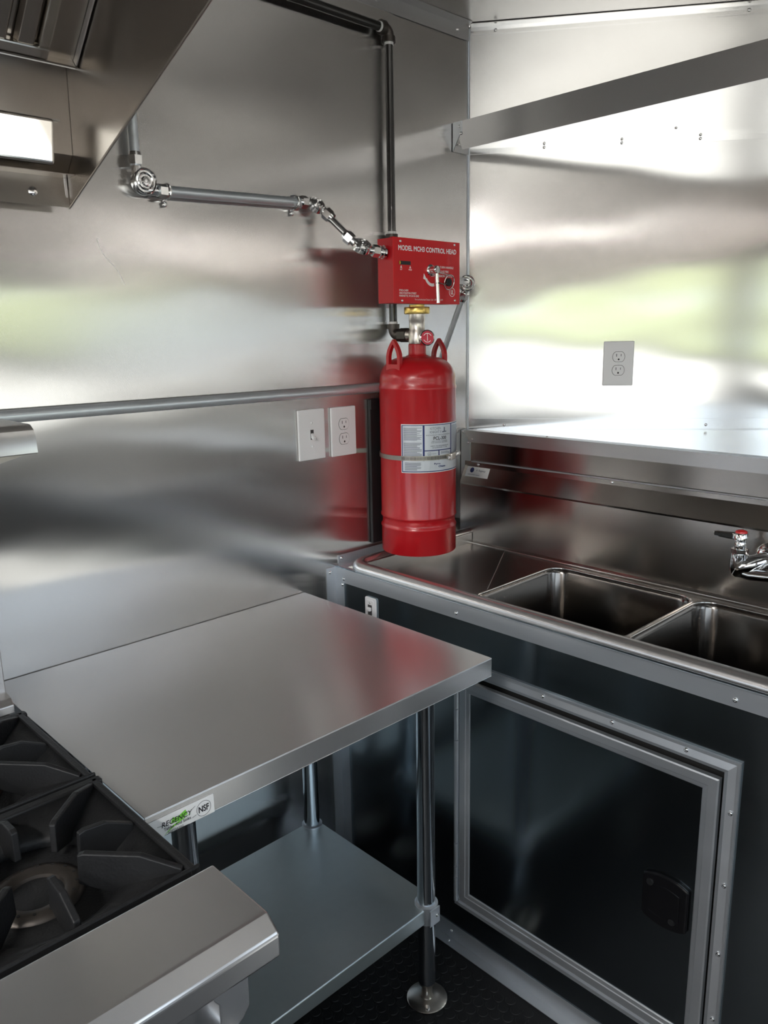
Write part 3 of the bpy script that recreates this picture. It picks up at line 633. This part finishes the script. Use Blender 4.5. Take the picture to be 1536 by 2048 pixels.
# side outlet toward the wall and gauge toward the room
MB().cyl((CYX, CYY, 1.541), (CYX-.002, CYY+.030, 1.541), .0155, n=24).build('valve_outlet', 'nickel', cy, smooth=40)
gd = Vector((-.44, -.88, .10)).normalized(); gp0 = Vector((CYX, CYY, 1.541))+Vector((.006, -.020, -.010)); gc = gp0+gd*.018
MB().cyl(gp0, gc, .008, n=16).build('gauge_stem', 'nickel', cy, smooth=40)
gg = MB().lathe([(.014, -.008), (.0195, -.006), (.0205, .002), (.0205, .0065), (.0185, .0075), (.0175, .006), (.0, .006)], axisM(gc, gd), 36, caps=False).build('pressure_gauge', 'chrome', cy, smooth=35)
GM = axisM(gc+gd*.0063, gd)
gf = lambda a, b: tuple(GM @ Vector((a, b, .0)))
gf2 = lambda a, b: tuple(GM @ Vector((a, b, .0004)))
b = MB(); ring2(b, 0, 0, .0, .0172, gf); b.build('dial', 'glass_gauge', gg, recalc=False)
b = MB(); ring2(b, 0, 0, .0105, .0120, gf2, a0=.4, a1=2.6); ring2(b, 0, 0, .0105, .0120, gf2, a0=3.6, a1=5.6); b.add([gf2(-.001, -.008), gf2(.001, -.008), gf2(.0006, .011), gf2(-.0006, .011)], [(0, 1, 2, 3)]); b.build('dial_marks', 'white_ink', gg, recalc=False)
# wrap-around label
def CF(off): return lambda a, z: (CYX+(R+off)*math.sin(math.radians(a)), CYY-(R+off)*math.cos(math.radians(a)), z)
A0, A1, Z0, Z1 = -71.5, 43.5, 1.189, 1.3165
b = MB(); quad2(b, A0, Z0, A1, Z1, CF(.0006), 40); lb_ = tag(b.build('label_sheet', 'sticker_white', cy, smooth=60, recalc=False), 'silver and blue wrap-around instruction label')
b = MB(); quad2(b, A0+1, Z0+.0022, A1-1, Z1-.0022, CF(.0009), 40); b.build('label_border', 'blue_ink', lb_, smooth=60, recalc=False)
def cell(a0, z0, a1, z1): 
    b = MB(); quad2(b, a0, z0, a1, z1, CF(.0012), 14); return b.build('label_cell', 'sticker_silver', lb_, smooth=60, recalc=False)
cell(-69, 1.2205, -39.6, 1.3125); cell(-36.8, 1.2485, 8.6, 1.3125); cell(-36.8, 1.2205, -15.6, 1.2460); cell(-13.8, 1.2205, 8.6, 1.2460); cell(11.2, 1.2205, 41.5, 1.3125); cell(-69, 1.1935, 41.5, 1.2208)
T = CF(.0015)
def ct(body, a0, a1, z0, z1, m='grey_ink', bold=.01, **k): return lt(body, a0, a1, z0, z1, m, bold, fn=T, parent=lb_, **k)
ct('KITCHEN\nKNIGHT II', -29, -11, 1.2920, 1.3075, 'grey_ink', .0)
ct('RESTAURANT FIRE SUPPRESSION', -34.5, 6.5, 1.2860, 1.2885)
ct('PCL-300', -23.5, -1.5, 1.2745, 1.2830, 'black_ink', .02)
ct('FIRE SYSTEM CYLINDER\nFOR INDOOR USE ONLY', -27, 1.5, 1.2660, 1.2722)
ct('MEETS THE REQUIREMENTS\nOF STANDARD UL 300', -28, 3, 1.2525, 1.2600)
ct('Pyro-', -22.5, -11.5, 1.2085, 1.2140, 'blue_ink', .03); ct('Chem', -15.5, -3.5, 1.2020, 1.2072, 'blue_ink', .03)
b = MB()
b.add([T(-9, 1.2925), T(-1, 1.2935), T(-1, 1.2960), T(-4, 1.2960), T(-4, 1.3060), T(-6, 1.3060), T(-6, 1.2960), T(-9, 1.2955)], [tuple(range(8))])
ring2(b, -30, 1.2385, .0042, .0048, T, ex=560); b.build('label_emblem', 'grey_ink', lb_, recalc=False)
ct('UL', -31.6, -28.4, 1.2365, 1.2405); ct('Listed No.', -26, -19, 1.2375, 1.2395)
b = MB(); rnd = random.Random(3)       # columns of fine print too small to read, as ruled lines
for a0, a1, za, zc in ((-67.5, -41, 1.3075, 1.2745), (-67.5, -41, 1.2685, 1.2345), (12.5, 40.5, 1.3085, 1.2345), (-66, -42, 1.2165, 1.1965), (-11.5, 6, 1.2430, 1.2380)):
    z = za
    while z > zc:
        quad2(b, a0, z-.0011, a0+(a1-a0)*rnd.choice((1, 1, .97, .9, .75)), z, T, 6); z -= .0024
tag(b.build('fine_print', 'grey_ink', lb_, recalc=False), kind='stuff')
# clamp band
zc_ = 1.2275
band = MB().lathe([(R+.0018, zc_-.0062), (R+.0028, zc_-.0060), (R+.0028, zc_+.0060), (R+.0018, zc_+.0062)], CM, 72, caps=False).build('clamp_band', 'nickel', cy, smooth=40)
tg_ = CF(.0034)
b = MB()
for k in range(34):
    a = -70+k*2.0; quad2(b, a, zc_-.0042, a+.8, zc_+.0042, tg_)
tag(b.build('band_slots', 'slot_dark', band, recalc=False), kind='stuff')
p = Vector(CF(.008)(8, zc_)); q = Vector(CF(.008)(13, zc_+.001)); tdir = (q-p).normalized()
MB().box(-.011, -.006, -.009, .011, .006, .009).map(lambda v: tuple(p+tdir*v.x+Vector((-tdir.y, tdir.x, 0))*v.y+Vector((0, 0, v.z)))).build('clamp_housing', 'nickel', band, bevel=.003)
MB().tube([p+tdir*-.018, p+tdir*.028], .0042, 12).build('clamp_bolt', 'zinc', band, smooth=40)
MB().hexn(p+tdir*.024, p+tdir*.033, .0072).build('clamp_nut', 'zinc', band)

# wall bracket behind the cylinder
bk = thing('mounting_bracket', 'black steel channel bracket on the wall behind the red cylinder', 'bracket', (CYX, 0, 1.17))
b = MB().box(-.424, -.0112, .968, -.272, -.0015, 1.372)
b.build('back_channel', 'bracket_black', bk, bevel=.002)
MB().py([(-.4235, 1.372), (-.398, 1.372), (-.398, 1.352), (-.405, 1.345), (-.4235, 1.345)], -.0114, -.0145).build('hook_tab', 'bracket_black', bk, bevel=.001)

# ------------------------------------------------------------------ control head
BX0_, BX1_, BY0, BY1, BZ0, BZ1 = -.4735, -.2265, -.160, -.103, 1.6185, 1.7755
ch = thing('control_head', 'red metal control box with white lettering on top of the cylinder valve', 'control box', ((BX0_+BX1_)/2, -.13, BZ0))
MB().box(BX0_+.0015, BY0+.0018, BZ0+.001, BX1_-.0015, BY1, BZ1-.001).build('case', 'red_dark', ch, bevel=.001)
MB().box(BX0_, BY0, BZ0, BX1_, BY0+.0016, BZ1).box(BX0_, BY0, BZ1-.0010, BX1_, BY0+.012, BZ1).build('cover', 'red_box', ch, bevel=.0008)
BF = lambda a, b: (a, BY0-.0004, b); BF2 = lambda a, b: (a, BY0-.0007, b)
def bt(body, a0, a1, b0, b1, bold=.022, **k): return lt(body, a0, a1, b0, b1, 'white_ink', bold, fn=BF, parent=ch, **k)
bt('MODEL MCH3 CONTROL HEAD', -.4555, -.2410, 1.7455, 1.7570, .032)
bt('PULL PIN, TURN HANDLE', -.338, -.2520, 1.7075, 1.7135); bt('TO RELEASE FIRE', -.325, -.2715, 1.6975, 1.7030); bt('SUPPRESSION SYSTEM', -.338, -.2520, 1.6865, 1.6920)
bt('PYRO-CHEM\nONE STANTON STREET\nMARINETTE, WI 54143-2542', -.4545, -.3845, 1.6340, 1.6525, align='LEFT')
bt('For an Authorized Dealer Call: 1-800-526-1079', -.3985, -.2935, 1.6268, 1.6310, 0)
bt('SET', -.4505, -.4430, 1.6985, 1.7015); bt('FIRED', -.4205, -.4090, 1.6985, 1.7015)
b = MB()
for a in (-.4468, -.4148): b.add([BF(a-.0035, 1.7035), BF(a+.0035, 1.7035), BF(a, 1.7100)], [(0, 1, 2)])
ring2(b, -.3335, 1.692, .0225, .0300, BF, 16, math.radians(205), math.radians(285))
q = math.radians(205); c = (-.3335, 1.692)
b.add([BF2(-.3655, 1.6940), BF2(-.3680, 1.6800), BF2(-.3530, 1.6765)], [(0, 1, 2)])
ring2(b, -.2570, 1.6495, .0102, .0117, BF, ex=1)
b.build('printed_marks', 'white_ink', ch, recalc=False)
bt('UL', -.2620, -.2520, 1.6440, 1.6550, .03)
b = MB(); quad2(b, -.4545, 1.7115, -.4130, 1.7205, BF); b.build('indicator_window', 'black_ink', ch, recalc=False)
b = MB(); ring2(b, -.4530, 1.7160, 0, .0045, BF2, 16, -PI/2, PI/2); b.build('indicator_flag', 'yellow_paint', ch, recalc=False)
for a, z in ((-.4485, 1.7665), (-.2480, 1.7690), (-.4450, 1.6252), (-.2465, 1.6285)): screw(ch, (a, BY0, z), (0, -1, 0), .75)
hn = MB().lathe([(.0145, 0), (.0145, .004), (.0125, .006), (.009, .007), (.008, .018), (.0105, .019), (.0105, .026), (.009, .028)], axisM((-.3425, BY0, 1.7020), (0, -1, 0)), 28).build('handle', 'zinc', ch, smooth=40)
MB().cyl((-.3425, BY0-.023, 1.709), (-.3375, BY0-.023, 1.620), .0052, n=18).build('handle_bar', 'zinc', hn, smooth=40)
b = MB().tube([(-.2745+.0185*math.cos(2*PI*k/28), BY0-.006-.004*math.sin(2*PI*k/28), 1.674+.0185*math.sin(2*PI*k/28)) for k in range(28)], .0014, 8, close=True)
b.build('pull_pin_ring', 'chrome', ch, smooth=60)
MB().tube([(-.3325, BY0-.012, 1.697), (-.305, BY0-.008, 1.695), (-.27, BY0-.007, 1.692)], .0013, 8).build('pull_pin', 'chrome', ch, smooth=60)
MB().prism(rrect(-.2870, 1.6640, -.2670, 1.6840, .007, 5), lambda a, b: (a, BY0-.009, b), lambda a, b: (a, BY0-.004, b)).build('seal_tag', 'black_plastic', ch, bevel=.001)
MB().tube([(-.285, BY0-.0075, 1.6720), (-.3, BY0-.012, 1.6665), (-.3235, BY0-.022, 1.6690), (-.339, BY0-.0295, 1.6690), (-.345, BY0-.024, 1.669)], .0013, 8).build('seal_strap', 'black_plastic', ch, smooth=60)

# ------------------------------------------------------------------ pipes
def elbow_path(p, d0, d1, r, n=7):
    p = Vector(p); d0 = Vector(d0).normalized(); d1 = Vector(d1).normalized(); out = []
    for k in range(n+1):
        t = k/n; a = p+d0*r*(1-t)**2*1.0; out.append(p+d0*r*((1-t)**2)+d1*r*(t**2))
    return out
bp_ = thing('black_pipe', 'black iron pipe running down the wall behind the red control box', 'pipe', (-.34, -.02, 1.8))
PX, PY, PZ = -.340, -.021, 2.2935
MB().cyl((-1.20, PY, PZ), (PX-.020, PY, PZ), .0107, n=20).build('horizontal_run', 'black_pipe', bp_, smooth=40)
MB().cyl((PX, PY, PZ-.022), (PX, PY, 1.565), .0107, n=20).build('vertical_run', 'black_pipe', bp_, smooth=40)
def pipe_elbow(p, d0, d1, nm='elbow'):
    e = MB().tube(elbow_path(p, d0, d1, .022), .0142, 18); d0 = Vector(d0); d1 = Vector(d1); p = Vector(p)
    for d in (d0, d1): e.cyl(p+d*.017, p+d*.030, .0172, n=20)
    e.build(nm, 'fitting_black', bp_, smooth=40)
    for d in (d0, d1): MB().cyl(p+d*.030, p+d*.036, .0118, n=18).build('thread_tape', 'teflon', bp_, smooth=40)
pipe_elbow((PX, PY, PZ), (-1, 0, 0), (0, 0, -1))
pipe_elbow((PX, PY, 1.541), (0, 0, 1), (0, -1, 0))
MB().cyl((PX, PY, 1.803), (PX, PY, 1.783), .0165, n=20).build('reducer', 'fitting_black', bp_, smooth=40)
MB().cyl((PX, PY, 1.810), (PX, PY, 1.803), .0120, n=18).build('thread_tape', 'teflon', bp_, smooth=40)
MB().hexn((PX-.001, -.050, 1.541), (PX-.003, -.082, 1.541), .0185).build('hex_bushing', 'fitting_black', bp_)

gp_ = thing('gas_pipe', 'scuffed grey galvanised pipe running along the wall above the switch plates', 'pipe', (-1, -.02, 1.408))
MB().cyl((-2.4, -.018, 1.4085), (-.300, -.018, 1.4015), .0125, n=20).build('run', 'emt', gp_, smooth=40)

cd = thing('pull_cable_conduit', 'silver conduit with round corner pulleys from the hood to the control box', 'conduit', (-.8, -.02, 1.85))
E1 = Vector((-1.048, -.022, 1.8565)); E2 = Vector((-.598, -.022, 1.851)); E3 = Vector((-.533, -.112, 1.752)); EB = Vector((BX0_, -.129, 1.746))
def pulley(c, nrm, da, db, cr=.0195, th=.009, off=.0145, parent=None):
    """flat round corner pulley: disc cover with raised rings, and an arm with hex nut toward each conduit"""
    nrm = Vector(nrm).normalized(); c = Vector(c); parent = parent or cd
    da = Vector(da).normalized(); db = Vector(db).normalized()
    P = [c-(y-x*x.dot(y)).normalized()*off for x, y in ((da, db), (db, da))]
    pb = MB().lathe([(cr*.86, -th), (cr*1.02, -th*.7), (cr*1.04, th*.5), (cr, th*.75)], axisM(c, nrm), 32)
    for p, d in zip(P, (da, db)): pb.tube([p-d*.010, p, p+d*(cr+.008)], [.007, .0105, .0095], 16)
    o = pb.build('corner_pulley', 'zinc', parent, smooth=40)
    MB().lathe([(cr, th*.7), (cr, th*1.05), (cr*.9, th*1.25), (cr*.80, th*1.0), (cr*.72, th*1.0), (cr*.62, th*1.2), (cr*.5, th*1.0), (cr*.40, th*1.0), (cr*.3, th*1.24), (cr*.14, th*1.28), (cr*.1, th*1.1), (0, th*1.1)], axisM(c, nrm), 36, caps=False).build('pulley_cover', 'zinc', o, smooth=25)
    for p, d in zip(P, (da, db)):
        MB().hexn(p+d*(cr+.005), p+d*(cr+.022), .0152).build('compression_nut', 'zinc', o)
        MB().cyl(p+d*(cr+.022), p+d*(cr+.029), .0135, .0118, n=18).build('nut_collar', 'chrome', o, smooth=40)
    return P
def run(a, b, r=.0104, g0=.028, g1=.028, m='emt'):
    d = (b-a).normalized(); MB().cyl(a+d*g0, b-d*g1, r, n=20).build('run', m, cd, smooth=40)
a1, b1 = pulley(E1, (0, -1, 0), (0, 0, 1), E2-E1, .0255)
v23 = E3-E2; n2 = (E2-E1).cross(v23).normalized(); n2 = n2 if n2.z > 0 else -n2
a2, b2 = pulley(E2, n2, E1-E2, v23, .0205, off=.007)
n3 = Vector((-.15, -.62, .77))
a3, b3 = pulley(E3, n3, E2-E3, EB-E3, .0225, off=.007)
run(Vector((a1.x, a1.y, 2.33)), a1, .0098, 0); run(b1, a2, .0112); run(b2, a3, .0080, m='zinc')
d = (EB-E3).normalized(); EB2 = b3+d*((EB-b3).dot(d)); MB().cyl(b3+d*.040, EB2, .0095, n=18).cyl(EB2-d*.006, EB2-d*.001, .0165, n=20).cyl(EB2-d*.014, EB2-d*.010, .0150, n=20).build('box_connector', 'chrome', cd, smooth=40)
for x in (E1.x+.052, E2.x-.062):     # pipe straps
    z = b1.z+(a2.z-b1.z)*(x-E1.x)/(E2.x-E1.x)
    st_ = MB().tube([(x, -.004, z+.016), (x, -.022, z+.0145), (x, -.034, z+.008), (x, -.036, z), (x, -.033, z-.009), (x, -.022, z-.0145), (x, -.004, z-.016), (x, -.003, z-.030)], .0026, 8).build('strap', 'zinc', cd, smooth=40)
    screw(cd, (x, -.006, z-.024), (0, -1, 0), 1.3)
rc = thing('remote_pull_conduit', 'silver corner pulley and conduit on the right of the red control box', 'conduit', (-.17, -.12, 1.67))
G1 = Vector((-.148, -.118, 1.677))
cd_keep = cd; cd = rc
d = Vector((-.005, .058, -.128)).normalized()
ga, gb = pulley(G1, (-.55, -.80, .15), (-1, .05, .0), d, .0215, off=.004, parent=rc)
MB().cyl(gb+d*.03, gb+d*.235, .0080, n=18).build('run', 'emt', rc, smooth=40)
MB().cyl((BX1_, -.118, 1.677), (ga.x-.03, -.118, 1.679), .012, n=18).build('box_connector', 'chrome', rc, smooth=40)
cd = cd_keep

# ------------------------------------------------------------------ wall plates
def plate(o, w=.087, h=.130):
    return MB().prism(rrect(-w/2, -h/2, w/2, h/2, .003, 3), lambda a, b: (a, -.0065, b), lambda a, b: (a, -.0003, b)).build('plate', 'white_plastic', o, bevel=.0028, seg=3)
def outlet(label, loc, rotz):
    o = thing('wall_outlet', label, 'outlet', loc, rotz, 'white duplex outlets'); ORG[o.name] = Vector(); plate(o)
    for zc in (.0197, -.0197):
        oc = [(.0172*math.cos(2*PI*k/24), max(-.0142, min(.0142, .0172*math.sin(2*PI*k/24)))) for k in range(24)]
        MB().prism([(a*1.07, zc+b*1.07) for a, b in oc], lambda a, b: (a, -.0062, b), lambda a, b: (a, -.0067, b)).build('face_groove', 'slot_dark', o)
        r = MB().prism([(a, zc+b) for a, b in oc], lambda a, b: (a, -.0062, b), lambda a, b: (a, -.0078, b)).build('receptacle', 'white_plastic', o)
        MB().box(-.0074, -.0080, zc+.0005, -.0056, -.0070, zc+.0085).box(.0056, -.0080, zc+.0015, .0072, -.0070, zc+.0080).prism([(.0026*math.cos(q*PI/6), zc-.0075+.0028*math.sin(q*PI/6)) for q in range(12)], lambda a, b: (a, -.0080, b), lambda a, b: (a, -.0070, b)).build('socket_slots', 'black_ink', r)
    MB().lathe([(.003, 0), (.003, .001), (.002, .0018), (0, .0018)], axisM((0, -.0063, 0), (0, -1, 0)), 12, caps=False).build('plate_screw', 'white_plastic', o, smooth=40)
    return o
oa = outlet('white duplex outlet on the left wall beside the toggle switch', (-.516, 0, 1.2945), 0)
ob = copy_tree(oa); ob.location = V((.243**2+.323**2)**.5*.5+(.292**2+.388**2)**.5*.5, 1.4465, 0); ob.rotation_euler = (0, 0, math.atan2(VU[1], VU[0]))
ob['label'] = 'white duplex outlet on the angled nose wall above the sink'
sw = thing('light_switch', 'white toggle switch plate on the left wall below the grey pipe', 'switch', (-.6245, 0, 1.296)); ORG[sw.name] = Vector()
plate(sw)
MB().box(-.0052, -.0068, -.0125, .0052, -.0062, .0125).build('slot', 'slot_dark', sw)
MB().prism([(-.0064, .004), (-.0064, -.009), (-.016, -.0135), (-.0175, -.0075)], lambda y, z: (-.0042, y, z), lambda y, z: (.0042, y, z)).build('toggle', 'white_plastic', sw, bevel=.001)
for z in (.030, -.030): MB().lathe([(.0032, 0), (.0032, .001), (.002, .0019), (0, .0019)], axisM((0, -.0063, z), (0, -1, 0)), 12, caps=False).build('plate_screw', 'white_plastic', sw, smooth=40)
